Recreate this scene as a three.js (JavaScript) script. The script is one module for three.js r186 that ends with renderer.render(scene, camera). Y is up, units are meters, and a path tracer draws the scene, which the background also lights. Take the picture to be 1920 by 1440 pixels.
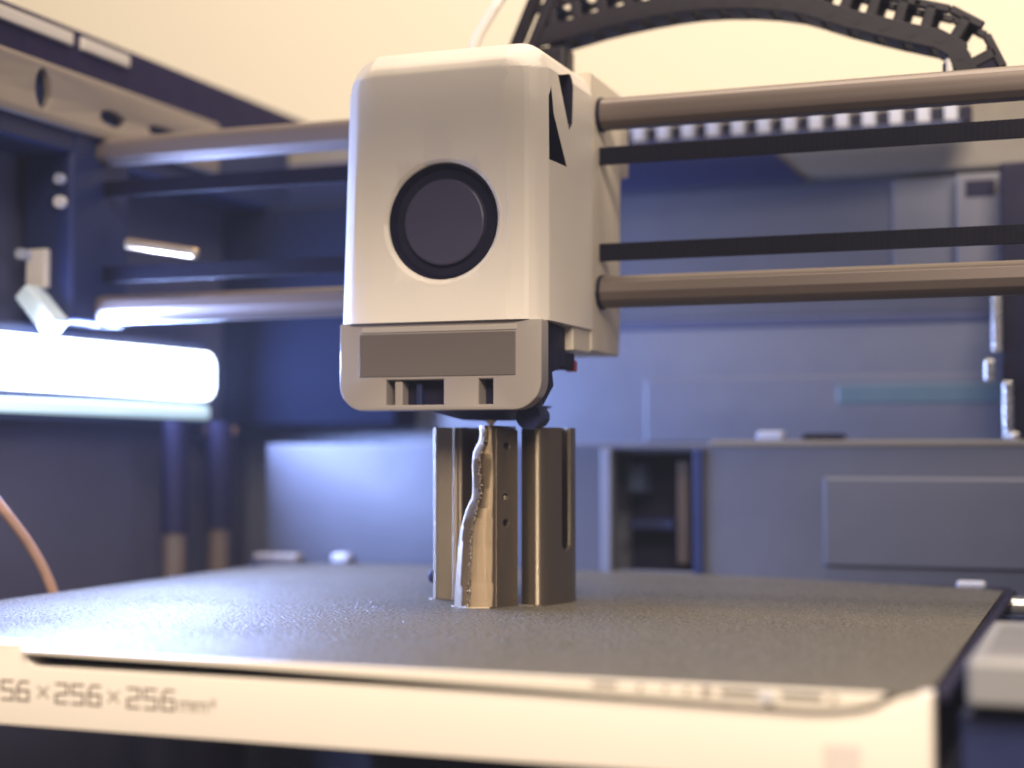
import * as THREE from 'three';
import { mergeGeometries, toCreasedNormals } from 'three/addons/utils/BufferGeometryUtils.js';
import { RoundedBoxGeometry } from 'three/addons/geometries/RoundedBoxGeometry.js';
import { RectAreaLightUniformsLib } from 'three/addons/lights/RectAreaLightUniformsLib.js';
import { ImprovedNoise } from 'three/addons/math/ImprovedNoise.js';
import { Brush, Evaluator, SUBTRACTION } from 'three-bvh-csg';

// ---------------------------------------------------------------- camera, light, exposure
// lengths below are written in millimetres and multiplied by S
const S = 0.001, V3 = THREE.Vector3;
const scene = new THREE.Scene();
const camera = new THREE.PerspectiveCamera(27.0, 4 / 3, 0.02, 20);
camera.position.set(0.1656, 0.0537, 0.4895);
{ const yaw = THREE.MathUtils.degToRad(20.5), up = 0.04;
  camera.lookAt(0.1656 - Math.sin(yaw), 0.0537 + up, 0.4895 - Math.cos(yaw)); }
camera.focus = 0.513;
camera.userData.fStop = 5.2;
const renderer = new THREE.WebGLRenderer({ antialias: true });
renderer.toneMapping = THREE.LinearToneMapping;
renderer.toneMappingExposure = 1;
renderer.shadowMap.enabled = true;
renderer.setSize(1024, 768);
RectAreaLightUniformsLib.init();
scene.background = new THREE.Color().setRGB(0.055, 0.047, 0.052);

function areaLight(name, w, h, color, intensity, from, to) {
  const l = new THREE.RectAreaLight(new THREE.Color().setRGB(...color), intensity, w, h);
  l.name = name; l.position.set(...from); l.lookAt(...to); scene.add(l); return l;
}
const WARM = [1, 0.86, 0.69], COOL = [0.33, 0.47, 1.0];
areaLight('room_lamp', 0.7, 0.5, WARM, 30, [0.4, 0.72, 0.95], [0, 0.08, 0]);      // room light in front of the printer
areaLight('wall_fill_light', 1.2, 0.8, WARM, 16.5, [0.1, 1.9, -0.1], [0.1, 0.35, -1.0]);   // added to brighten the wall behind; no such lamp is seen
areaLight('led_strip', 0.19, 0.022, COOL, 165, [-0.2305, 0.0875, -0.078], [0.2, 0.078, -0.078]); // the bar on the left wall

// ---------------------------------------------------------------- helpers
let seed = 7; const rnd = () => { seed |= 0; seed = seed + 0x6D2B79F5 | 0; let t = Math.imul(seed ^ seed >>> 15, 1 | seed); t = t + Math.imul(t ^ t >>> 7, 61 | t) ^ t; return ((t ^ t >>> 14) >>> 0) / 4294967296; };
const perlin = new ImprovedNoise();
function tex(n, fn, srgb = false) {
  const d = new Uint8Array(n * n * 4);
  for (let y = 0; y < n; y++) for (let x = 0; x < n; x++) {
    const v = fn(x / n, y / n, x, y), k = (y * n + x) * 4;
    const c = Array.isArray(v) ? v : [v, v, v];
    for (let i = 0; i < 3; i++) d[k + i] = Math.max(0, Math.min(255, c[i] * 255)); d[k + 3] = 255;
  }
  const t = new THREE.DataTexture(d, n, n); t.wrapS = t.wrapT = THREE.RepeatWrapping; t.magFilter = THREE.LinearFilter;
  if (srgb) t.colorSpace = THREE.SRGBColorSpace; t.needsUpdate = true; return t;
}
const wrapNoise = (u, v, f, z) => { // tileable
  const a = u * f, b = v * f, w = (p, q) => perlin.noise(p, q, z);
  return (w(a, b) * (1 - u) + w(a - f, b) * u) * (1 - v) + (w(a, b - f) * (1 - u) + w(a - f, b - f) * u) * v;
};
const per = (t, metres) => { const c = t.clone(); c.repeat.set(1 / metres, 1 / metres); c.needsUpdate = true; return c; };   // uv are in metres
const grainT = tex(256, (u, v) => 0.5 + 0.5 * wrapNoise(u, v, 60, 1.3) + 0.3 * (rnd() - 0.5));
const pebbleT = tex(1024, (u, v) => 0.5 + 0.75 * wrapNoise(u, v, 64, 4.1) + 0.45 * wrapNoise(u, v, 128, 9.7));
const smearT = tex(256, (u, v) => 0.65 + 0.14 * wrapNoise(u, v, 5, 2.2) + 0.1 * wrapNoise(u, v, 13, 5.2) + 0.06 * wrapNoise(u, v, 40, 7.2));
const rows = Array.from({ length: 512 }, () => rnd());
const layerT = tex(512, (u, v, x, y) => 0.5 + 0.28 * Math.sin(v * Math.PI * 2 * 64) + 0.22 * (rows[y >> 3] - 0.5) + 0.07 * (rows[(y >> 5) + 200] - 0.5) + 0.05 * (rnd() - 0.5));   // 64 layer lines a tile
const plateColT = tex(512, (u, v) => { const n = 0.68 + 0.5 * wrapNoise(u, v, 64, 3.3) + 0.45 * wrapNoise(u, v, 120, 8.8); return [n, n * 0.985, n * 0.95]; });

function std(o) {
  const { c, r = 0.5, m = 0, grain = 0.00003, grainSize = 0.02, smear = true, ...rest } = o;
  const mat = new THREE.MeshPhysicalMaterial({ color: new THREE.Color().setRGB(...c), roughness: r * (smear ? 1.5 : 1), metalness: m, ...rest });
  if (smear && !rest.roughnessMap) mat.roughnessMap = per(smearT, 0.07);
  if (grain && !rest.bumpMap) { mat.bumpMap = per(grainT, grainSize); mat.bumpScale = grain; }
  return mat;
}
const M = {
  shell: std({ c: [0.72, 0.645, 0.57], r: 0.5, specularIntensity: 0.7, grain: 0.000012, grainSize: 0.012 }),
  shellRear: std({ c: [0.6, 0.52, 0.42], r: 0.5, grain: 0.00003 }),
  duct: std({ c: [0.3, 0.258, 0.235], r: 0.35, grain: 0.00001 }),
  ductWindow: std({ c: [0.125, 0.103, 0.094], r: 0.36, smear: false, grain: 0.00001 }),
  black: std({ c: [0.009, 0.007, 0.024], r: 0.6, specularIntensity: 0.4 }),  // this and navy have the blue haze put into their colour
  navy: std({ c: [0.014, 0.02, 0.07], r: 0.5, specularIntensity: 0.6 }),
  fanHub: std({ c: [0.05, 0.045, 0.09], r: 0.42 }),
  rod: std({ c: [0.15, 0.115, 0.1], r: 0.42, m: 0.3, grain: 0, smear: false }),
  belt: std({ c: [0.004, 0.003, 0.012], r: 0.6, specularIntensity: 0.35 }),
  steel: std({ c: [0.62, 0.6, 0.58], r: 0.28, m: 0.9 }),
  brass: std({ c: [0.62, 0.45, 0.26], r: 0.33, m: 0.8 }),
  tanMetal: std({ c: [0.22, 0.18, 0.15], r: 0.5, m: 0.25 }),
  greyPlastic: std({ c: [0.42, 0.38, 0.35], r: 0.5 }),
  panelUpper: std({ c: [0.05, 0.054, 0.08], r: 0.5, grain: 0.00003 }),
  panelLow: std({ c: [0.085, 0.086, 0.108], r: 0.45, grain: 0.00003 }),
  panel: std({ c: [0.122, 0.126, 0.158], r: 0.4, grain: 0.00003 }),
  panelDark: std({ c: [0.035, 0.042, 0.095], r: 0.5 }),  // blue lamp glow and haze put into the base colour
  rim: std({ c: [0.16, 0.135, 0.105], r: 0.6 }),
  bedFront: std({ c: [0.68, 0.605, 0.53], r: 0.45, grain: 0.00001 }),
  ink: std({ c: [0.15, 0.115, 0.09], r: 0.6, grain: 0 }),
  paleInk: std({ c: [0.56, 0.49, 0.45], r: 0.6, grain: 0 }),
  chain: std({ c: [0.008, 0.005, 0.01], r: 0.5, specularIntensity: 0.6 }),
  lug: std({ c: [0.42, 0.42, 0.48], r: 0.5 }),
  tube: std({ c: [0.62, 0.58, 0.54], r: 0.35 }),
  tubeTan: std({ c: [0.5, 0.3, 0.22], r: 0.4 }),
  bronze: std({ c: [0.235, 0.19, 0.14], r: 0.31, m: 0.9, smear: false, bumpMap: per(layerT, 0.0128), bumpScale: 0.00006, specularIntensity: 1 }),
  bronzeSoft: std({ c: [0.2, 0.147, 0.096], r: 0.4, m: 0.85, smear: false, bumpMap: per(layerT, 0.0128), bumpScale: 0.00005 }),
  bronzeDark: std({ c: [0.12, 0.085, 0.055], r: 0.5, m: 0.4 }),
  plate: std({ c: [0.15, 0.135, 0.112], r: 1.0, m: 0.15, specularIntensity: 0.6, smear: false, roughnessMap: per(pebbleT, 0.075), map: per(plateColT, 0.075), bumpMap: per(pebbleT, 0.075), bumpScale: 0.0006 }),
  plateEdge: std({ c: [0.76, 0.68, 0.58], r: 0.4, m: 0 }),
  red: std({ c: [0.25, 0.02, 0.03], r: 0.5 }),
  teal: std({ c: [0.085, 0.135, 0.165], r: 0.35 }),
  wall: std({ c: [0.86, 0.77, 0.62], r: 0.85, smear: false, grain: 0.0004, grainSize: 0.3 }),
  diffuser: new THREE.MeshStandardMaterial({ color: 0xffffff, emissive: new THREE.Color().setRGB(0.72, 0.82, 1.0), emissiveIntensity: 7, roughness: 0.5 }),
  lipGlow: new THREE.MeshStandardMaterial({ color: new THREE.Color().setRGB(0.6, 0.7, 0.72), emissive: new THREE.Color().setRGB(0.36, 0.52, 0.58), emissiveIntensity: 1, roughness: 0.4 }),
  highlightMint: std({ c: [0.62, 0.72, 0.76], r: 0.4 }),  // pale mint for the painted highlight wedge
};

// crease, then texture coordinates in metres, laid on each face by the way it looks
function finish(g, crease = 0.6) {
  g = crease === null ? (g.index ? g.toNonIndexed() : g) : toCreasedNormals(g, crease);
  const p = g.attributes.position, uv = new Float32Array(p.count * 2), a = new V3(), b = new V3(), c = new V3();
  for (let i = 0; i < p.count; i += 3) {
    a.fromBufferAttribute(p, i); b.fromBufferAttribute(p, i + 1); c.fromBufferAttribute(p, i + 2);
    const n = b.clone().sub(a).cross(c.clone().sub(a)), x = Math.abs(n.x), y = Math.abs(n.y), z = Math.abs(n.z);
    for (let k = 0; k < 3; k++) {
      const q = [a, b, c][k], t = (i + k) * 2;
      if (y >= x && y >= z) { uv[t] = q.x; uv[t + 1] = q.z; } else if (x >= z) { uv[t] = q.z; uv[t + 1] = q.y; } else { uv[t] = q.x; uv[t + 1] = q.y; }
    }
  }
  g.setAttribute('uv', new THREE.BufferAttribute(uv, 2));
  for (const k of Object.keys(g.attributes)) if (!['position', 'normal', 'uv'].includes(k)) g.deleteAttribute(k);
  return g;
}
const mm = (g) => { g.scale(S, S, S); return g; };
// box given by its corners in mm, with rounded edges
function box(x0, x1, y0, y1, z0, z1, r = 0.4, seg = 2) {
  const w = Math.abs(x1 - x0), h = Math.abs(y1 - y0), d = Math.abs(z1 - z0);
  const g = new RoundedBoxGeometry(w, h, d, seg, Math.min(r, w / 2.01, h / 2.01, d / 2.01));
  g.translate((x0 + x1) / 2, (y0 + y1) / 2, (z0 + z1) / 2);
  const q = mm(g); const n = q.attributes.normal.clone(); const f = finish(q, null); return f;
}
function cyl(r0, r1, h, axis, [x, y, z], seg = 40, crease = 0.7) {   // centred, mm
  const g = new THREE.CylinderGeometry(r1, r0, h, seg, 1); if (axis === 'x') g.rotateZ(-Math.PI / 2); if (axis === 'z') g.rotateX(Math.PI / 2);
  g.translate(x, y, z); return finish(mm(g), crease);
}
function tube(points, r, seg = 60, rad = 14) {
  return finish(mm(new THREE.TubeGeometry(new THREE.CatmullRomCurve3(points.map((p) => new V3(...p))), seg, r, rad, false)), 0.8);
}
function extr(shape, depth, bevel = 0, crease = 0.6, curveSegments = 16) {
  return mm(new THREE.ExtrudeGeometry(shape, { depth, bevelEnabled: bevel > 0, bevelThickness: bevel, bevelSize: bevel, bevelOffset: -bevel, bevelSegments: 3, curveSegments }));
}
const poly = (pts) => { const s = new THREE.Shape(); pts.forEach(([x, y], i) => i ? s.lineTo(x, y) : s.moveTo(x, y)); s.closePath(); return s; };
// polygon in x,z extruded up y
function prismY(pts, y0, y1, crease = 0.6) {
  const s = poly(pts.map(([x, z]) => [x, -z])); const g = extr(s, y1 - y0); g.rotateX(-Math.PI / 2); g.translate(0, y0 * S, 0); return finish(g, crease);
}
function roundRect(x0, x1, y0, y1, r) {
  const s = new THREE.Shape(); const [a, b, c, d] = Array.isArray(r) ? r : [r, r, r, r]; // bl br tr tl
  s.moveTo(x0 + a, y0); s.lineTo(x1 - b, y0); if (b) s.absarc(x1 - b, y0 + b, b, -Math.PI / 2, 0); s.lineTo(x1, y1 - c); if (c) s.absarc(x1 - c, y1 - c, c, 0, Math.PI / 2);
  s.lineTo(x0 + d, y1); if (d) s.absarc(x0 + d, y1 - d, d, Math.PI / 2, Math.PI); s.lineTo(x0, y0 + a); if (a) s.absarc(x0 + a, y0 + a, a, Math.PI, 1.5 * Math.PI); return s;
}
const used = {};
const numbered = (n) => { const k = used[n] = (used[n] ?? -1) + 1; return k ? `${n}_${String(k).padStart(3, '0')}` : n; };
function part(name, geo, mat, parent, label) {
  const m = new THREE.Mesh(Array.isArray(geo) ? (geo.length > 1 ? mergeGeometries(geo) : geo[0]) : geo, mat);
  m.name = numbered(name); m.castShadow = m.receiveShadow = true; if (label) m.userData.label = label; parent.add(m); return m;
}
function thing(name, label, category, at = [0, 0, 0], group) {
  const o = new THREE.Group(); o.name = numbered(name); o.position.set(at[0] * S, at[1] * S, at[2] * S);
  o.userData = { label, category }; if (group) o.userData.group = group; scene.add(o); return o;
}
// a thing's base: parts are written in scene millimetres, then moved under the base
function settle(o) { for (const c of o.children) c.position.sub(o.position); return o; }
function loft(loops, capA = true, capB = true) {     // closed loops of equal length
  const n = loops[0].length, pos = [], idx = [];
  for (const l of loops) for (const p of l) pos.push(p[0], p[1], p[2]);
  for (let k = 0; k + 1 < loops.length; k++) for (let i = 0; i < n; i++) { const j = (i + 1) % n, a = k * n + i, b = k * n + j, c = a + n, d = b + n; idx.push(a, b, d, a, d, c); }
  const cap = (k, flip) => { const c = [0, 0, 0]; loops[k].forEach((p) => { for (let q = 0; q < 3; q++) c[q] += p[q] / n; }); const at = pos.length / 3; pos.push(...c);
    for (let i = 0; i < n; i++) { const a = k * n + i, b = k * n + (i + 1) % n; flip ? idx.push(at, b, a) : idx.push(at, a, b); } };
  if (capA) cap(0, true); if (capB) cap(loops.length - 1, false);
  const g = new THREE.BufferGeometry(); g.setAttribute('position', new THREE.Float32BufferAttribute(pos, 3)); g.setIndex(idx); return mm(g);
}
const ev = new Evaluator(); ev.attributes = ['position', 'normal', 'uv']; ev.useGroups = false;
function cut(g, ...holes) { let a = new Brush(g); a.updateMatrixWorld(); for (const h of holes) { const b = new Brush(h); b.updateMatrixWorld(); a = ev.evaluate(a, b, SUBTRACTION); } return a.geometry; }

// ---------------------------------------------------------------- the setting
{ const w = part('wall', box(-2200, 2200, -900, 2200, -1060, -1000, 1), M.wall, scene); w.userData = { kind: 'structure', label: 'cream painted room wall far behind the printer', category: 'wall' };
  const f = part('floor', box(-2200, 2200, -960, -900, -1000, 2000, 1), M.rim, scene); f.userData = { kind: 'structure', label: 'room floor under the printer', category: 'floor' }; }

const enc = thing('printer_enclosure', 'dark navy printer housing open at the top, with panels behind the bed', 'printer housing', [0, -130, 0]);
part('floor_panel', box(-255, 235, -136, -130, -236, 185, 1), M.black, enc);
part('side_panel', box(-255, -249, -130, 225.5, -236, 185, 1), std({ c: [0.07, 0.068, 0.115], r: 0.5 }), enc);
part('waste_chute', box(-248.8, -152, 64, 172, -229, -204, 3), std({ c: [0.002, 0.0035, 0.013], r: 0.9, specularIntensity: 0.3, smear: false }), enc, 'dark block in the far corner behind the rods');
part('side_panel', box(222, 228, -130, 205, -236, 110, 1), M.panelDark, enc);
part('shade_beam', box(-255, 228, 226, 286, 150, 186, 3), M.black, enc);  // unseen beam, added and sized to shade the upper print head
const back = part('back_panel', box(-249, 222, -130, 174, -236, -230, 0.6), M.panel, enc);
part('rear_rim', box(-249, 222, 174.3, 207, -240, -224, 2), M.rim, enc);
part('rim_shade', (() => { const g = extr(poly([[-248, 173], [40, 173], [16, 196], [-248, 196]]), 1, 0.3); g.translate(0, 0, -0.2243); return finish(g); })(), M.navy, enc);  // dark sheet painted for the shade on the left of the rim
{ const rim = part('top_rim', box(-249, -229, 203.5, 225.5, -284, 150, 1.5), std({ c: [0.012, 0.008, 0.035], r: 0.8, specularIntensity: 0.3 }), enc);
  for (const [a, b] of [[-52, 20], [-92, -58]]) part('light_strip', box(-229.2, -227, 217, 222.5, a, b, 0.8), M.greyPlastic, rim); }
{ // tan side rail plate with oval holes on the left
  const s = roundRect(-150, 130, 180, 203, 2);   // x here runs along z
  for (const [z, y, rz, ry] of [[-20, 192, 5, 8], [-66, 189, 9, 3.2], [26, 194, 6, 6], [-104, 190, 12, 2.5]]) { const h = new THREE.Path(); h.absellipse(z, y, rz, ry, 0, Math.PI * 2, true); s.holes.push(h); }
  const g = extr(s, 3, 0.5); g.rotateY(-Math.PI / 2); g.translate(-0.218, 0, 0); part('side_rail', finish(g), M.tanMetal, enc);
  part('rail_channel', box(-249, -221.8, 172, 203, -226, 150, 1), M.navy, enc);
}
// raised step, fittings, and strips painted for shadow and reflection, on the back panel
part('panel_shadow_line', box(-248, 130, 108.5, 113, -231, -228.6, 1), M.panelDark, enc);  // dark strip painted for a shadow line across the panel
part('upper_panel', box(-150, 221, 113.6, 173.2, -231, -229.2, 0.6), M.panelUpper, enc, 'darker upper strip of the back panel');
part('raised_step', box(-37, 125, 56, 86, -231, -228, 1.2), M.panel, enc);
part('teal_reflection', box(52, 128, 73, 82, -229.6, -227.2, 1), M.teal, enc, 'dim teal reflection painted as a strip on the back panel');  // reflection on the panel, painted as a teal strip
part('access_cover', box(77, 117, 131, 172, -231, -225, 1), M.greyPlastic, enc).material = std({ c: [0.085, 0.085, 0.105], r: 0.5 });
part('bracket_plate', box(105, 124, 128, 171, -224, -216, 1), std({ c: [0.12, 0.115, 0.135], r: 0.5 }), enc);
part('bracket_slot', box(109, 121, 161, 168, -216.2, -215, 0.5), M.black, enc);
part('sticker', box(44, 62, 145, 155, -230.2, -229.4, 0.3), std({ c: [0.4, 0.31, 0.24], r: 0.6 }), enc, 'small tan sticker on the back panel');
part('corner_post', box(124, 150, -20, 172, -226, -198, 1.5), M.black, enc);
for (const [x, y0, y1, z] of [[122.5, 93, 118, -198], [119.4, 81, 90, -197], [126.5, 57, 81, -198], [129, 49, 60, -196]])
  part('metal_strip', box(x - 2, x + 2, y0, y1, z, z + 2, 0.8), M.steel, enc);
part('dark_clip', box(40, 58, 57, 60, -214, -206, 1), M.black, enc);

// the low cover along the back of the bed
const rc = thing('rear_cover', 'blue grey boxy cover along the back of the bed with a dark opening', 'cover', [-20, -30, -205]);
{ const s = poly([[-214, -30], [215, -30], [215, 55.6], [-214, 55.6]]);
  const h = new THREE.Path(); [[-40.5, 0], [-40.5, 53], [-4.3, 53], [-4.3, 0]].forEach(([x, y], i) => i ? h.lineTo(x, y) : h.moveTo(x, y)); h.closePath(); s.holes.push(h);
  const g = extr(s, 4, 0.6); g.translate(0, 0, -0.194); part('front_panel', finish(g), M.panelLow, rc);
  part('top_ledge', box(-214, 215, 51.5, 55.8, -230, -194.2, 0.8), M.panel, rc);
  part('lit_ledge_edge', box(3, 215, 54, 57, -191.5, -188.6, 1), M.rim, rc, 'warm light along the cover top painted as a tan edge');  // warm light on the ledge, painted as a tan strip
  part('opening_frame', box(-45.6, -40.7, -2, 53.4, -191, -186.6, 0.8), M.lug, rc, 'pale post at one side of the opening').material = std({ c: [0.17, 0.17, 0.2], r: 0.45 });
  part('opening_frame', box(-4.1, 0.6, -2, 53.4, -191, -187.4, 0.8), M.navy, rc, 'navy post at one side of the opening');
  part('opening_back', box(-42, -3, -4, 54, -228, -224, 0.5), M.black, rc);
  part('inner_bar', box(-16, -10.5, 2, 48, -212, -206, 0.8), std({ c: [0.09, 0.06, 0.04], r: 0.5 }), rc, 'brown upright bar inside the opening');
  part('inner_bracket', prismY([[-38, -215], [-29, -212], [-31, -205], [-38, -205]], 34, 46), std({ c: [0.03, 0.045, 0.09], r: 0.45 }), rc);
  part('inner_shelf', box(-38, -17, 17, 22, -218, -204, 1), M.navy, rc);
  part('inset_panel', box(52, 200, 4, 41.5, -190.5, -187.4, 1.4, 3), M.panelLow, rc);
  part('clip', box(22, 34, 56.5, 61, -202, -196, 1.5), M.lug, rc, 'small pale clip on the ledge'); settle(rc); }
settle(enc);

// ---------------------------------------------------------------- bed and plate
const bed = thing('heated_bed', 'beige fronted printer bed marked with its build size', 'printer bed', [0, -22, 0]);
part('bed_body', box(-201, 128.4, -20, -1.2, -172, 123, 1), M.black, bed);
part('bed_gasket', box(128.6, 131.4, -3, -0.2, -150, 121, 0.8), M.black, bed);
{ const s = new THREE.Shape(); // front face outline, with the notch by the lip and the raised ends
  s.moveTo(-206, -20.6); s.lineTo(128.6, -20.6); s.lineTo(128.6, 0.2); s.quadraticCurveTo(123, 0.2, 119, -2.4); s.quadraticCurveTo(115, -4.6, 108, -4.6);
  s.lineTo(-103, -4.6); s.quadraticCurveTo(-106.5, -4.6, -107.2, -2); s.quadraticCurveTo(-107.8, 1.2, -110, 1.2); s.lineTo(-206, 1.2); s.closePath();
  const g = extr(s, 8, 0.5); g.translate(0, 0, 0.1232); const fr = part('front_cover', finish(g, 0.5), M.bedFront, bed);
  part('pale_label', box(105.2, 113.5, -19.5, -11.6, 131.5, 131.8, 0.1), M.paleInk, fr, 'pale grey printed square');
  // printed build size, drawn with straight strokes
  const G = [], st = (x0, y0, x1, y1, w = 0.62) => { const L = Math.hypot(x1 - x0, y1 - y0) + w * 0.7, b = new THREE.BoxGeometry(L, w, 0.12); b.rotateZ(Math.atan2(y1 - y0, x1 - x0)); b.translate((x0 + x1) / 2, (y0 + y1) / 2, 131.74); G.push(finish(mm(b), null)); };
  const glyph = { 2: [[0, 1, 1, 1], [1, 1, 1, .5], [1, .5, 0, .42], [0, .42, 0, 0], [0, 0, 1, 0]], 5: [[1, 1, 0, 1], [0, 1, 0, .52], [0, .52, 1, .52], [1, .52, 1, 0], [1, 0, 0, 0]], 6: [[1, 1, .25, 1], [.25, 1, 0, .7], [0, .7, 0, 0], [0, 0, 1, 0], [1, 0, 1, .52], [1, .52, 0, .52]], x: [[0, .1, 1, .85], [0, .85, 1, .1]], m: [[0, 0, 0, 1], [0, 1, 1, 1], [.5, 0, .5, 1], [1, 0, 1, 1]] };
  const put = (ch, x, y, w, h, t) => glyph[ch].forEach(([a, b, c, d]) => st(x + a * w, y + b * h, x + c * w, y + d * h, t));
  const yb = -13.7, H = 4.9;
  for (const [ch, x] of [['2', -119.8], ['5', -114.6], ['6', -109.6], ['2', -97.3], ['5', -92.2], ['6', -87.0], ['2', -75.0], ['5', -69.8], ['6', -64.5]]) put(ch, x, yb, 3.5, H, 0.66);
  for (const x of [-103, -80.9]) put('x', x, yb + 0.6, 3.2, 3.9, 0.42);
  put('m', -59.2, yb - .1, 3.6, 2.2, 0.42); put('m', -54.9, yb - .1, 3.6, 2.2, 0.42);
  st(-50.2, -10.6, -49.1, -10.6, .3); st(-49.1, -10.6, -49.1, -12.1, .3); st(-49.1, -12.1, -50.2, -12.1, .3); st(-50.1, -11.35, -49.1, -11.35, .3);
  part('printed_lettering', G, M.ink, fr, 'grey lettering reading 256 × 256 × 256mm³'); }
settle(bed);

const plate = thing('build_plate', 'dark speckled textured build plate lying on the printer bed', 'build plate', [-36, 0, -15]);
{ const s = poly([[-200.5, 128], [-204, 60], [-202, -60], [-200, -168], [-196, -172], [-150, -186], [-40, -180], [10, -178], [70, -160], [118, -148], [127, -140], [127.6, 126], [125, 130.5], [-109, 130.5]]);
  const g = extr(s, 0.9); g.rotateX(Math.PI / 2); g.translate(0, 0, 0);
  part('textured_sheet', finish(g, 0.4), M.plate, plate);
  // turned down lip along the front, widening to the right
  const l = new THREE.Shape(); l.moveTo(-106, -1.1); l.lineTo(-40, -1.6); l.lineTo(100, -4.0); l.quadraticCurveTo(112, -4.2, 118, -1.2); l.lineTo(119, 0.1); l.lineTo(-107, 0.1); l.closePath();
  const lg = extr(l, 2.2, 0.35); lg.translate(0, 0, 0.1315); const lip = part('front_lip', finish(lg, 0.5), M.plateEdge, plate);
  for (const [x, w, y, h, dark] of [[55.5, 6, -0.9, 1.2, 1], [64, 1.2, -1.2, 1.5, 1], [70, 1, -1.1, 1.4, 1], [75, 1.4, -1.3, 1.4, 1], [79.5, 2.4, -1.2, 1.9, 1], [84, 2.5, -3.2, .7, 0], [93, 3.4, -1.6, 1.9, 2], [94, 2, -3.2, .9, 1], [108, 1.4, -1.4, 1.8, 1]])
    part('print_mark', box(x - w / 2, x + w / 2, y - h / 2, y + h / 2, 133.85, 134.1, 0.05), dark === 2 ? M.lug : dark ? M.ink : M.paleInk, lip);
  for (const [x, w] of [[87, 9], [101, 9.5]]) part('print_mark', box(x - w / 2, x + w / 2, -1.9, -0.5, 133.85, 134.05, 0.05), M.brass, lip, 'tan printed block'); }
settle(plate);

for (const [x, y, z, w, h, d, m, lab, cat, nm] of [
  [-201, 2.2, -178, 24, 4.4, 8, M.tanMetal, 'tan metal tab at the far corner of the build plate', 'tab', 'plate_tab'],
  [-172, 2, -186, 9, 5, 7, M.lug, 'small pale round pin beside the tan tab behind the plate', 'pin', 'plate_pin'],
  [114, 0.4, -160, 11, 3, 5, M.lug, 'short pale pin behind the plate by the dark corner post', 'pin', 'plate_pin'],
  [134, -3.5, -122, 9, 6, 14, M.steel, 'shiny metal screw block beyond the grey bed clip', 'screw block', 'screw_block']]) {
  const t = thing(nm, lab, cat, [x, y - h / 2, z]); part('pin_body', box(x - w / 2, x + w / 2, y - h / 2, y + h / 2, z - d / 2, z + d / 2, h * 0.42, 3), m, t);
  part('pin_seat', box(x - w / 2 - 1, x + w / 2 + 1, y - h / 2 - 4, y - h / 2 + 0.3, z - d / 2 - 1, z + d / 2 + 1, 0.5), M.navy, t); settle(t); }

const clip = thing('bed_bracket', 'pale grey block standing beside the build plate on a dark carrier', 'bracket', [150, -60, 80]);
part('bracket_block', box(135.6, 185, -2.4, 8, 46, 128, 1.6, 3), M.greyPlastic, clip).material = std({ c: [0.21, 0.205, 0.215], r: 0.5 });
part('top_inset', box(139, 182, 7.4, 8.5, 62, 122, 0.5), std({ c: [0.14, 0.135, 0.145], r: 0.5 }), clip);
part('carrier', box(133, 190, -26, -4.5, -60, 120, 2), M.navy, clip);
part('carrier_rib', box(133, 190, -40, -33, -60, 112, 2), std({ c: [0.05, 0.025, 0.035], r: 0.5 }), clip);
part('carrier_base', box(140, 190, -60, -42, -60, 100, 2), M.black, clip); settle(clip);

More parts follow.
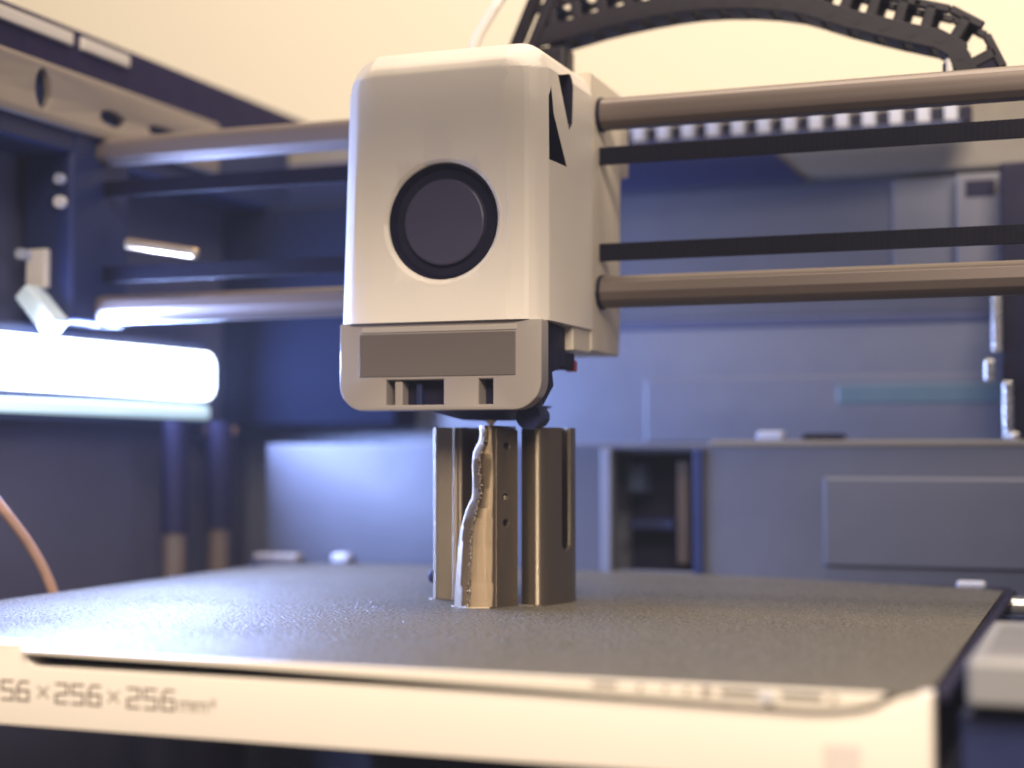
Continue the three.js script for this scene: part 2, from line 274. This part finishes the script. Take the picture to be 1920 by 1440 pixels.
// ---------------------------------------------------------------- the printed object
const pp = thing('printed_object', 'shiny bronze half-finished print with a wavy ridge standing on the plate', '3D print', [-36, 0, -36]);
{ const TOP = 61.3;
  // square pillar with two rounded ribs
  const arc = (cx, cz, r, a0, a1, n = 8) => Array.from({ length: n + 1 }, (_, i) => { const a = a0 + (a1 - a0) * i / n; return [cx + r * Math.cos(a), cz + r * Math.sin(a)]; });
  const R = Math.PI;
  const slab = [[-60.4, -63], [-60.4, -37.4], ...arc(-58.7, -35.6, 1.7, R, R * 0.42, 8), [-53.2, -34.8], [-52.7, -35.3], ...arc(-51.7, -34.4, .95, R * .95, R * .08), ...arc(-49.7, -34.6, .85, R * .95, R * 0), [-48.6, -36], [-48, -50], [-40, -50], [-40, -63]];
  part('square_pillar', prismY(slab, 0.05, TOP - 0.3, 0.75), M.bronze, pp);
  // wavy front column; one cross-section per layer
  const T = [[61.2, -35.1, -31.5, -29.6], [59.1, -34.8, -31.2, -29.7], [56.1, -35.1, -31.4, -28.7], [54.6, -36.0, -32.0, -28.9], [52.5, -37.3, -32.9, -29.5], [51.7, -37.6, -33.1, -29.8], [51.1, -37.6, -33.2, -29.8], [47.9, -37.6, -33.6, -29.9], [44.1, -37.6, -33.4, -29.5], [40.4, -37.4, -33.0, -29.2], [37.4, -37.6, -33.2, -29.0], [35.9, -38.3, -33.6, -29.0], [33.8, -39.3, -34.2, -28.9], [33.2, -39.6, -34.3, -29.5], [32.5, -39.9, -34.5, -28.5], [29.2, -41.0, -35.6, -28.2], [25.5, -41.9, -36.2, -28.2], [21.7, -42.5, -36.6, -28.1], [14.3, -43.1, -36.7, -28.1], [6.8, -43.7, -36.9, -28.4], [0.05, -44.1, -37.2, -28.7]].reverse();
  const at = (y, k) => { let i = 0; while (i < T.length - 2 && T[i + 1][0] < y) i++; const [a, b] = [T[i], T[i + 1]]; let u = Math.min(1, Math.max(0, (y - a[0]) / (b[0] - a[0]))); return a[k] + (b[k] - a[k]) * u; };
  const loops = [], jag = [], N = 230;
  let drift = 0;
  for (let i = 0; i <= N; i++) {
    const y = 0.05 + (TOP - 0.1) * i / N; drift = drift * 0.6 + (rnd() - 0.5) * 0.3;
    const soft = (k) => { let a = 0; for (let j = -3; j <= 3; j++) a += at(Math.min(61.2, Math.max(0.05, y + j * 0.35)), k) / 7; return a; };
    const xl = soft(1) + 0.05 * Math.sin(y * 0.9), xs = soft(2), xr = soft(3);
    const stepBack = (y > 33.2 ? 2.3 * THREE.MathUtils.smoothstep(y, 33.0, 33.9) : 0) - (y > 51.6 ? 1.7 * THREE.MathUtils.smoothstep(y, 51.5, 52.6) : 0);
    const zr = -17 + (xr + 28.4) * -1.6, up = THREE.MathUtils.smoothstep(y, 10, 60), zf = -10.8 - 0.9 * up, zs = zf - 1.3 - stepBack * 0.55, zl = -15 - 0.6 * up;
    const l = [[xl + 1, -40], [xl, -30], [xl, zl - 1.5]];
    for (let k = 0; k <= 7; k++) { const u = k / 7; l.push([xl + (xs - 0.35 - xl) * u, zl + (zf - 0.1 - zl) * Math.pow(u, 0.5)]); }        // lit flank
    l.push([xs - 0.22 + drift * .5, zf - 0.8], [xs + 0.16 + drift * .5, Math.min(zf, zs + .5) - 0.8], [xs + 0.36, zs - 0.1]);                       // seam groove
    for (let k = 1; k <= 16; k++) { const te = 0.9, t = te * k / 16; l.push([xs + .36 + (xr - xs - .36) * Math.sin(t) / Math.sin(te), zs - .1 + (zr - zs + .1) * (1 - Math.cos(t)) / (1 - Math.cos(te))]); }    // rounded body
    l.push([Math.max(xr + .05, -28.2), Math.min(zr - .1, -17.3)], [-29.4, -20], [-30, -30], [-31, -40]);
    loops.push(l.map(([x, z]) => [x, y, z]));
  }
  part('wavy_column', finish(loft(loops.map((l) => l.slice().reverse())).scale(1, 1, 1), 0.9), M.bronzeSoft, pp);
  const beads = []; for (let k = 0; k < 110; k++) { const y = 0.6 + (TOP - 1.2) * (k + rnd() * 0.8) / 111, i = Math.round((y - 0.05) / (TOP - 0.1) * N), p = loops[i][11], r = 0.24 + 0.36 * rnd() * rnd(); const b = new THREE.IcosahedronGeometry(r, 1); b.scale(1 + rnd() * 0.9, 0.8 + rnd() * 0.5, 1); b.translate(p[0] + (rnd() - 0.35) * 0.75, y, p[2] + 0.62); beads.push(finish(mm(b), 1.2)); }
  part('seam_beads', beads, M.bronze, pp, 'beaded seam running up the wavy ridge').userData.kind = 'stuff';
  // wall with three bolt holes, standing between column and tube
  const A = new V3(-31.2, 0, -11.0 - 0.3), P1 = new V3(-28.5, 0, -16.6), P2 = new V3(-24.6, 0, -24.9), dir = P2.clone().sub(P1).normalize();
  const start = P1.clone().addScaledVector(dir, -1.0), len = P2.distanceTo(start);
  const ws = poly([[0, 0.05], [len, 0.05], [len, TOP - 1.6], [len - 1.2, TOP - 1.2], [0, TOP - 0.9]]);
  const tAt = (x) => (x - start.x) / dir.x;
  for (const [x, y, r] of [[-26.85, 54.2, 1.45], [-27.15, 36.9, 1.3], [-27.05, 28.3, 1.35]]) { const h = new THREE.Path(); h.absarc(tAt(x), y, r, 0, Math.PI * 2, true); ws.holes.push(h); }
  const wg = extr(ws, 1.3, 0.12, 0.6, 24);
  wg.translate(0, 0, -0.0013); const mx = new THREE.Matrix4().makeBasis(new V3(dir.x, 0, dir.z), new V3(0, 1, 0), new V3(-dir.z, 0, dir.x)); mx.setPosition((start.x - 0.11) * S, 0, (start.z - 0.05) * S); wg.applyMatrix4(mx);
  const wall = part('drilled_wall', finish(wg), M.bronze, pp);
  const g = new THREE.IcosahedronGeometry(0.75, 2); { const p = g.attributes.position; for (let i = 0; i < p.count; i++) { const k = 1 + 0.5 * perlin.noise(p.getX(i) * 2, p.getY(i) * 2, p.getZ(i) * 2); p.setXYZ(i, p.getX(i) * k, p.getY(i) * k, p.getZ(i) * k); } }
  g.translate(-27.4, 36.6, -19.9); part('plastic_blob', finish(mm(g), 1), M.bronze, wall);
  part('inner_wall', prismY([[-47, -44], [-30.5, -38], [-28.5, -24], [-29.8, -23.5], [-32, -36], [-47, -42]], 0.05, TOP - 1, 0.5), M.bronzeDark, pp);  // darker bronze: shade of the recess put into the colour
  // slotted tube
  const out = [[-24.6, -28.6], ...arc(-18.2, -27.0, 1.75, R * 0.56, R * 0.13, 8), [-14.4, -31.0], [-13.0, -34.8], [-11.8, -39], [-11.0, -43.4], [-11.4, -48], [-14, -52.6], [-18.6, -54.4], [-23, -52.4], [-25.8, -47.6], [-26.2, -40]];
  const ctr = [-19, -40.5], inn = out.map(([x, z]) => { const dx = ctr[0] - x, dz = ctr[1] - z, L = Math.hypot(dx, dz); return [x + dx / L * 1.25, z + dz / L * 1.25]; });
  const ts = poly(out.map(([x, z]) => [x, -z])); const hp = new THREE.Path(); inn.forEach(([x, z], i) => i ? hp.lineTo(x, -z) : hp.moveTo(x, -z)); hp.closePath(); ts.holes.push(hp);
  const tg = extr(ts, TOP - 0.6); tg.rotateX(-Math.PI / 2); tg.translate(0, 0.00005, 0);
  const slotShape = new THREE.Shape(); slotShape.moveTo(-2.9, 70); slotShape.lineTo(-2.9, 21); slotShape.absarc(0, 21, 2.9, Math.PI, Math.PI * 2); slotShape.lineTo(2.9, 70); slotShape.closePath();
  const sg = extr(slotShape, 12); sg.rotateY(Math.PI / 2); sg.translate(-0.018, 0, -0.0392);
  const bite = mm(new THREE.CylinderGeometry(3.2, 3.2, 9, 24)); bite.rotateX(Math.PI / 2); bite.translate(-0.0236, (TOP + 2.2) * S, -0.0275);
  part('slotted_tube', finish(cut(tg, sg, bite), 0.65), M.bronze, pp);
  part('brim', [prismY([[-62.5, -64], [-62.5, -36], [-57, -33], [-45, -33.4], [-44.4, -13.5], [-37.5, -9.9], [-30, -12.2], [-24.2, -24.4], [-16, -25], [-10.6, -42], [-13, -55]], 0.0, 0.35)], M.bronze, pp);
  const bg = new THREE.IcosahedronGeometry(2.2, 3); bg.scale(0.8, 1.1, 0.8); bg.translate(-63.6, 7.6, -42); part('plastic_blob', finish(mm(bg), 1), M.navy, pp, 'dark blob on the side of the print near its foot'); }
settle(pp);

// ---------------------------------------------------------------- rods and belts
const RZ = -65;
for (const [y, lab] of [[175.2, 'upper thick brown rod running out of the print head'], [110.2, 'lower thick brown rod running out of the print head']]) {
  const t = thing('guide_rod', lab, 'rod', [40, y - 5.9, RZ], 'guide rods that carry the print head'); part('rod_tube', cyl(5.85, 5.85, 500, 'x', [24, y, RZ], 48), M.rod, t);
  part('rod_end', cyl(6.8, 6.8, 5, 'x', [-224, y, RZ], 32), M.navy, t); settle(t); }
for (const [y, lab] of [[160.1, 'upper black toothed belt between the two rods'], [124.8, 'lower black toothed belt between the two rods']]) {
  const t = thing('drive_belt', lab, 'belt', [40, y - 3.2, RZ], 'toothed belts between the rods');
  part('belt_strip', box(-222, 270, y - 3.25, y + 3.25, RZ - 1.3, RZ, 0.25), M.belt, t);
  const teeth = []; for (let x = -220; x < 268; x += 2) { const b = new THREE.BoxGeometry(1.05, 6.4, 0.6); b.translate(x, y, RZ - 0.05); teeth.push(finish(mm(b), null)); }
  part('belt_teeth', teeth, M.belt, t).userData.kind = 'stuff'; settle(t); }

// ---------------------------------------------------------------- print head
const ph = thing('print_head', 'cream print head with a round dark fan, hanging over the bronze print', 'print head', [-45, 60, -45]);
{ // outline, counter-clockwise from the lower left, given insets and radii
  const outline = (iL, iT, iR, iB, rTL, rTR) => {
    const yb = 96 + iB, yt = 189.5 - iT, pts = [], left = (y) => -83.5 + (y - 96) * 0.029 + iL, right = -7.5 - iR;
    const seg = (x0, y0, x1, y1, n) => { for (let i = 0; i < n; i++) pts.push([x0 + (x1 - x0) * i / n, y0 + (y1 - y0) * i / n]); };
    seg(left(yb), yb, right, yb, 40); seg(right, yb, right, yt - rTR, 44);
    for (let i = 0; i < 24; i++) { const a = Math.PI / 2 * i / 24; pts.push([right - rTR + rTR * Math.cos(a), yt - rTR + rTR * Math.sin(a)]); }
    seg(right - rTR, yt, left(yt) + rTL, yt, 36);
    for (let i = 0; i < 24; i++) { const a = Math.PI / 2 * (1 + i / 24); pts.push([left(yt) + rTL + rTL * Math.cos(a), yt - rTL + rTL * Math.sin(a)]); }
    seg(left(yt - rTL), yt - rTL, left(yb), yb, 44); return pts; };
  const dish = (y, k) => -k * (1 - Math.pow((y - 138) / 46, 2));
  const sect = (z, iL, iT, iR, rTL, rTR, k = 0) => outline(iL, iT, iR, 0, rTL, rTR).map(([x, y]) => [x, y, z + dish(y, k)]);
  const L = [[-56, 0, 0, 0], [-12, 0, 0, 0], [-10.2, .05, .05, .12], [-8.8, .35, .35, .6], [-7.6, .95, .95, 1.4], [-6.4, 1.9, 1.8, 2.3], [-4.4, 3.8, 3.6, 3.6, .15], [-2.6, 5.5, 5.2, 5.0, .35], [-1.7, 6.5, 6.2, 6.4, .6], [-1.2, 7.3, 7.0, 7.8, .9], [-0.85, 8.2, 7.9, 9.4, 1.2], [-0.65, 9.0, 8.8, 11, 1.5]].map(([z, l, t, r, k = 0]) => sect(z, l, t, r, Math.max(4.2, 13.5 - l), Math.max(4, 11 - r * .7), k));
  const last = outline(10, 10, 12.4, 0, 4, 3.6), cx = -43.7, cy = 129.8, ring = (r, z, k = 2.4) => last.map(([x, y]) => { const a = Math.atan2(y - cy, x - cx), Y = cy + r * Math.sin(a); return [cx + r * Math.cos(a), Y, z + dish(Y, k)]; });
  const r0 = ring(21.6, -0.2); L.push(last.map(([x, y]) => [x, y, -0.5 + dish(y, 1.8)]));
  for (const u of [0.25, 0.5, 0.7, 0.85, 0.95]) L.push(last.map(([x, y], i) => { const X = x + (r0[i][0] - x) * u, Y = y + (r0[i][1] - y) * u; return [X, Y, -0.3 + dish(Y, 2.4)]; }));
  L.push(r0, ring(21.2, -0.35), ring(20.2, -1.1), ring(19.8, -1.6), ring(19.6, -2.2), ring(19.5, -16));
  let g = finish(loft(L, true, true), 0.5);
  // slanted vents on the side, read as z, y
  const vents = [[[-17.9, 179.7], [-34.5, 183.8], [-33, 166], [-29.7, 163.0]], [[-10.9, 174.4], [-13.4, 165.5], [-27.1, 149.9], [-9.6, 149.5], [-9.4, 171]]];
  const prism = (v, x0, x1, grow = 0) => { const c = v.reduce((a, p) => [a[0] + p[0] / v.length, a[1] + p[1] / v.length], [0, 0]); const q = extr(poly(v.map(([z, y]) => [-(z + (z - c[0]) * grow), y + (y - c[1]) * grow])), x1 - x0); q.rotateY(Math.PI / 2); q.translate(x0 * S, 0, 0); return q; };
  ev.useGroups = true; g.clearGroups(); let sb = new Brush(g, M.shell); sb.updateMatrixWorld();
  for (const v of vents) { const q = prism(v, -14, -6); q.clearGroups(); const b = new Brush(q, M.black); b.updateMatrixWorld(); sb = ev.evaluate(sb, b, SUBTRACTION); }
  ev.useGroups = false;
  const shell = part('front_shell', sb.geometry, sb.material, ph);
  for (const v of vents) part('vent_slot', finish(prism(v, -13.9, -11.5, -0.02)), M.black, shell);
  // fan
  part('fan_ring', finish(mm(new THREE.LatheGeometry([[13, -7], [18, -6.5], [19.0, -5], [19.3, -3.4], [19.48, -3.4]].map(([r, y]) => new THREE.Vector2(r, y)).reverse(), 64).rotateX(Math.PI / 2).translate(cx, cy, 0))), M.black, ph);
  const hub = new THREE.LatheGeometry([[0, 0], [13.9, 0], [14.5, -.35], [14.8, -1.2], [14.8, -6]].map(([r, y]) => new THREE.Vector2(r, y)).reverse(), 64); hub.rotateX(Math.PI / 2); hub.translate(cx, cy, -4.4);
  part('fan_hub', finish(mm(hub), 0.4), M.fanHub, ph);
  // rear housing behind the seam
  const rh = poly([[-55.6, 88.5], [-55.6, 189], [-91, 188.5], [-101, 186], [-103, 178], [-103, 158], [-93.5, 156.5], [-92, 149], [-91.2, 100], [-89.6, 88.2]].map(([z, y]) => [-z, y]));
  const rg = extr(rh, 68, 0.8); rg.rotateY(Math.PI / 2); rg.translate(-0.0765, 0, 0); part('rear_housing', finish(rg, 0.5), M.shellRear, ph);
  part('side_skirt', box(-60, -8.2, 87.5, 96.5, -55, -36, 0.6), M.shellRear, ph);
  part('side_seam', box(-9, -7.9, 120, 152, -63.4, -61.6, 0.3), M.duct, ph);
  for (const y of [175.2, 110.2]) part('rod_seat', cyl(6.3, 6.3, 1.2, 'x', [-6.6, y, RZ], 40), M.black, ph);
  // lower duct
  const ds = roundRect(-81.6, -8.2, 66.3, 96.2, [9, 10, 0.8, 0.8]);
  for (const [x0, x1] of [[-64, -43], [-30.3, -25.3]]) { const h = new THREE.Path(); [[x0, 68.2], [x0, 76.6], [x1, 76.6], [x1, 68.2]].forEach(([x, y], i) => i ? h.lineTo(x, y) : h.moveTo(x, y)); h.closePath(); ds.holes.push(h); }
  const dg = extr(ds, 6, 0.7); dg.translate(0, 0, -0.0095); const duct = part('lower_duct', finish(dg, 0.5), M.duct, ph);
  part('duct_window', box(-74, -17.2, 77.7, 92.2, -3.6, -2.4, 0.3), M.ductWindow, duct);
  part('duct_highlight', box(-73, -16.6, 92.6, 94.6, -3.4, -2.3, 0.5), std({ c: [0.4, 0.35, 0.31], r: 0.4 }), duct);  // lighter bar, the top highlight of the duct painted in
  part('duct_inner', box(-65, -24, 67, 78, -16, -10.2, 0.5), M.black, duct);
  part('duct_inner_rib', box(-61.5, -58.6, 66.6, 76.4, -9.6, -4.2, 0.5), M.duct, duct);
  part('duct_inner_rib', box(-54.5, -52.4, 68, 76, -9.9, -6.2, 0.5), M.navy, duct);
  // dark block behind the duct
  const bs = poly([[-8, 96], [-9.8, 67.5], [-21, 74.5], [-19.6, 79], [-33, 82], [-33, 95.4]].map(([z, y]) => [-z, y])); const bg = extr(bs, 66, 0.8); bg.rotateY(Math.PI / 2); bg.translate(-0.0768, 0, 0); part('heater_block', finish(bg), M.black, ph);
  part('connector', box(-20, -10.2, 81, 87, -44, -31, 0.8), M.black, ph);
  part('connector_tip', box(-14, -10, 80.5, 84.6, -46.4, -43.6, 0.8), M.red, ph, 'small dark red connector tip');
  // hot end
  const sock = (pts) => finish(loft([[0, ...pts[0]], [1, ...pts[1]], [2, ...pts[2]]].map(([, y, x0, x1, z0, z1]) => { const r = 1.5, o = []; for (const [X, Z, a0] of [[x1 - r, z1 - r, 0], [x0 + r, z1 - r, .5], [x0 + r, z0 + r, 1], [x1 - r, z0 + r, 1.5]]) for (let i = 0; i <= 4; i++) { const a = Math.PI * (a0 + i / 8); o.push([X + r * Math.cos(a), y, Z + r * Math.sin(a)]); } return o; })), 0.5);
  part('nozzle_sock', sock([[68.5, -58, -20, -50, -14], [66, -53, -25, -47, -17], [63.4, -45, -29, -44, -24]]), M.navy, ph);
  part('cooling_nozzle', cyl(3.6, 4.4, 12, 'z', [-17.6, 64.3, -22], 32), M.navy, ph);
  const noz = new THREE.LatheGeometry([[0.3, 61.4], [0.6, 61.4], [2.6, 64], [3.6, 64.2], [3.6, 68]].map(([r, y]) => new THREE.Vector2(r, y)), 32); noz.translate(-38, 0, -34); part('nozzle_tip', finish(mm(noz), 0.5), M.brass, ph); }
settle(ph);

// white filament tube rising from the head
{ const t = thing('filament_tube', 'thin pale filament tube rising from the top of the print head', 'tube', [-60, 188, -70]);
  part('tube_wall', tube([[-61, 186, -70], [-59, 206, -70], [-51.5, 219, -70], [-44, 230, -72], [-30, 246, -76]], 2.0), M.tube, t);
  part('tube_collar', cyl(3.6, 3.2, 5, 'y', [-61, 190.5, -70], 28), M.black, t); settle(t); }

// ---------------------------------------------------------------- cable chains
const link = (() => { // one link about its own centre, running along x
  const G = [];
  for (const z of [-7.5, 7.5]) { const a = extr(roundRect(-7.4, 5.8, -3.6, 3.4, 1.4), 2, 0.4); a.translate(0, 0, (z - 1) * S); G.push(finish(a));
    G.push(cyl(1.7, 1.7, 3.2, 'z', [-4.2, 0, z], 16)); G.push(box(-1.9, 2.0, 2, 11.5, z - 1, z + 1.2, 0.5)); G.push(box(-6.9, 6.6, 9.6, 12.8, z - 1.2, z + 1.2, 0.8)); }
  G.push(box(-3.4, 3.0, -3.6, -2.0, -7.5, 7.5, 0.4), box(-3.2, 3.0, 11, 12.6, -7.5, 7.5, 0.5)); return mergeGeometries(G); })();
{ const t = thing('cable_chain', 'black cable chain arching from the print head over the rods', 'cable chain', [-40, 205, -105]);
  const path = new THREE.CatmullRomCurve3([[-36, 216], [-14, 220], [17, 222.8], [40, 221.6], [60, 217.8], [79, 210.6], [97, 204.4], [109, 200.4], [116, 196], [119, 189.5]].map(([x, y]) => new V3(x, y, -105)));
  const n = 17; for (let i = 0; i < n; i++) { const u = i / (n - 1), p = path.getPointAt(u), d = path.getTangentAt(u); const m = part('chain_link', link, M.chain, t); m.position.copy(p.multiplyScalar(S)); m.rotation.z = Math.atan2(d.y, d.x); }
  part('end_bracket', box(111, 130, 184, 192, -112, -97, 1), M.black, t);
  part('bracket_screw', cyl(1.6, 1.6, 5, 'y', [113.5, 190.5, -98], 16), M.tube, t);
  const st = box(-2, 2, -14, 14, -3, 3, 0.8); for (const [x, y, r] of [[-48, 222, -0.42], [-41.4, 220, -0.42]]) { const m = part('head_bracket', st, M.chain, t); m.position.set(x * S, y * S, -0.098); m.rotation.z = r; }
  part('head_mount', box(-45, -31, 186, 211, -108, -96, 2), M.chain, t); settle(t); }
{ const t = thing('cable_chain', 'blurred lower run of the cable chain lying behind the rods', 'cable chain', [25, 186, -200]);
  part('chain_bed', box(-60, 110, 184, 190.5, -208, -194, 1), M.navy, t);
  for (let i = 0; i < 15; i++) { const x = -56 + i * 11.3; part('chain_link', box(x, x + 5.6, 190, 198.5, -207, -196, 0.8), M.lug, t); part('link_web', box(x + 6, x + 10.8, 190, 197.5, -206, -200, 0.8), M.black, t); } settle(t); }  // pale blocks: light on the links put into their colour

// ---------------------------------------------------------------- left end of the gantry, lamp, small things
const gc = thing('gantry_carriage', 'dark carriage block holding the rods beside the light bar', 'carriage', [-230, 100, -60]);
{ part('carriage_body', box(-246, -221, 104, 183, -84, -44, 3), M.navy, gc);
  part('carriage_cap', box(-247, -219, 180, 188, -80, -30, 3), M.panelDark, gc);
  part('screw', cyl(2.2, 2.2, 3, 'z', [-226.5, 161.2, -43], 20), M.lug, gc); part('screw', cyl(2.5, 2.5, 3, 'z', [-226.2, 152, -43], 20), M.bedFront, gc);  // pale colours paint the light on the screw heads
  part('steel_clamp', box(-241.5, -231.5, 117.5, 133.5, -46, -41, 1.2), M.bedFront, gc); part('clamp_pin', cyl(2.2, 2.2, 9, 'z', [-240, 131, -40], 20), M.lug, gc);  // cream colour paints the light on the steel clamp
  part('tan_bar', (() => { const b = box(-17, 17, -2.2, 2.2, -2, 2, 1.4); b.rotateZ(-0.17); b.translate(-0.189, 0.1335, -0.0585); return b; })(), M.brass, gc);
  part('highlight_wedge', (() => { const b = box(-4, 4, -10, 10, -6, 6, 1.5); b.rotateZ(0.75); b.translate(-0.232, 0.109, -0.04); return b; })(), M.highlightMint, gc); settle(gc); }  // pale wedge painted in for a highlight

const lamp = thing('light_bar', 'glowing white light bar on the left inside wall of the printer', 'lamp', [-240, 86, -20]);
part('lamp_housing', box(-249.5, -238.2, 64, 104, -175, 150, 2), M.panelDark, lamp);
part('diffuser', (() => { const g = extr(roundRect(-174, 22, 76.6, 98.6, 7), 4, 1.2); g.rotateY(-Math.PI / 2); g.translate(-0.2342, 0, 0); return finish(g); })(), M.diffuser, lamp);
part('lower_lip', box(-240, -235.2, 67.4, 73.6, -173, 22, 1.5), M.lipGlow, lamp); settle(lamp);

for (const [z, lab] of [[-128, 'dark brown upright spindle nearer the light bar'], [-166, 'dark brown upright spindle nearer the rear cover']]) {
  const t = thing('lead_screw', lab, 'spindle', [-226, -40, z], 'upright spindles beside the bed');
  part('screw_shaft', cyl(5, 5, 66, 'y', [-226, -6, z], 28), std({ c: [0.1, 0.07, 0.05], r: 0.5 }), t); part('screw_shade', cyl(6, 6, 50, 'y', [-226, 41, z], 28), M.black, t); part('screw_nut', cyl(8, 8, 14, 'y', [-226, -22, z], 28), M.bronzeDark, t); settle(t); }  // black sleeve paints the shade on the upper spindle
{ const t = thing('bowden_tube', 'thin pinkish tan tube curving down beyond the left plate edge', 'tube', [-216, -20, -26]);
  part('tube_wall', tube([[-222, 56, 30], [-217, 40, 13], [-215, 30, 3], [-215, 15.6, -12.9], [-215, -1.6, -26], [-216, -26, -36]], 1.9), M.tubeTan, t);
  part('tube_fitting', cyl(3.2, 3.2, 8, 'y', [-216.2, -30, -38], 24), M.black, t); settle(t); }
{ const t = thing('indicator_strip', 'small reddish strip under the end of the light bar', 'strip', [-236, 60, -176]);
  part('strip_body', box(-238, -234, 60, 64, -196, -172, 1), M.tubeTan, t); part('strip_backing', box(-248.8, -238, 58, 66, -198, -171, 1), M.navy, t); settle(t); }

// thin fog added in place of lens glare round the lamp
scene.fog = new THREE.FogExp2(new THREE.Color().setRGB(0.7, 0.76, 1.0), 0.032);

renderer.render(scene, camera);
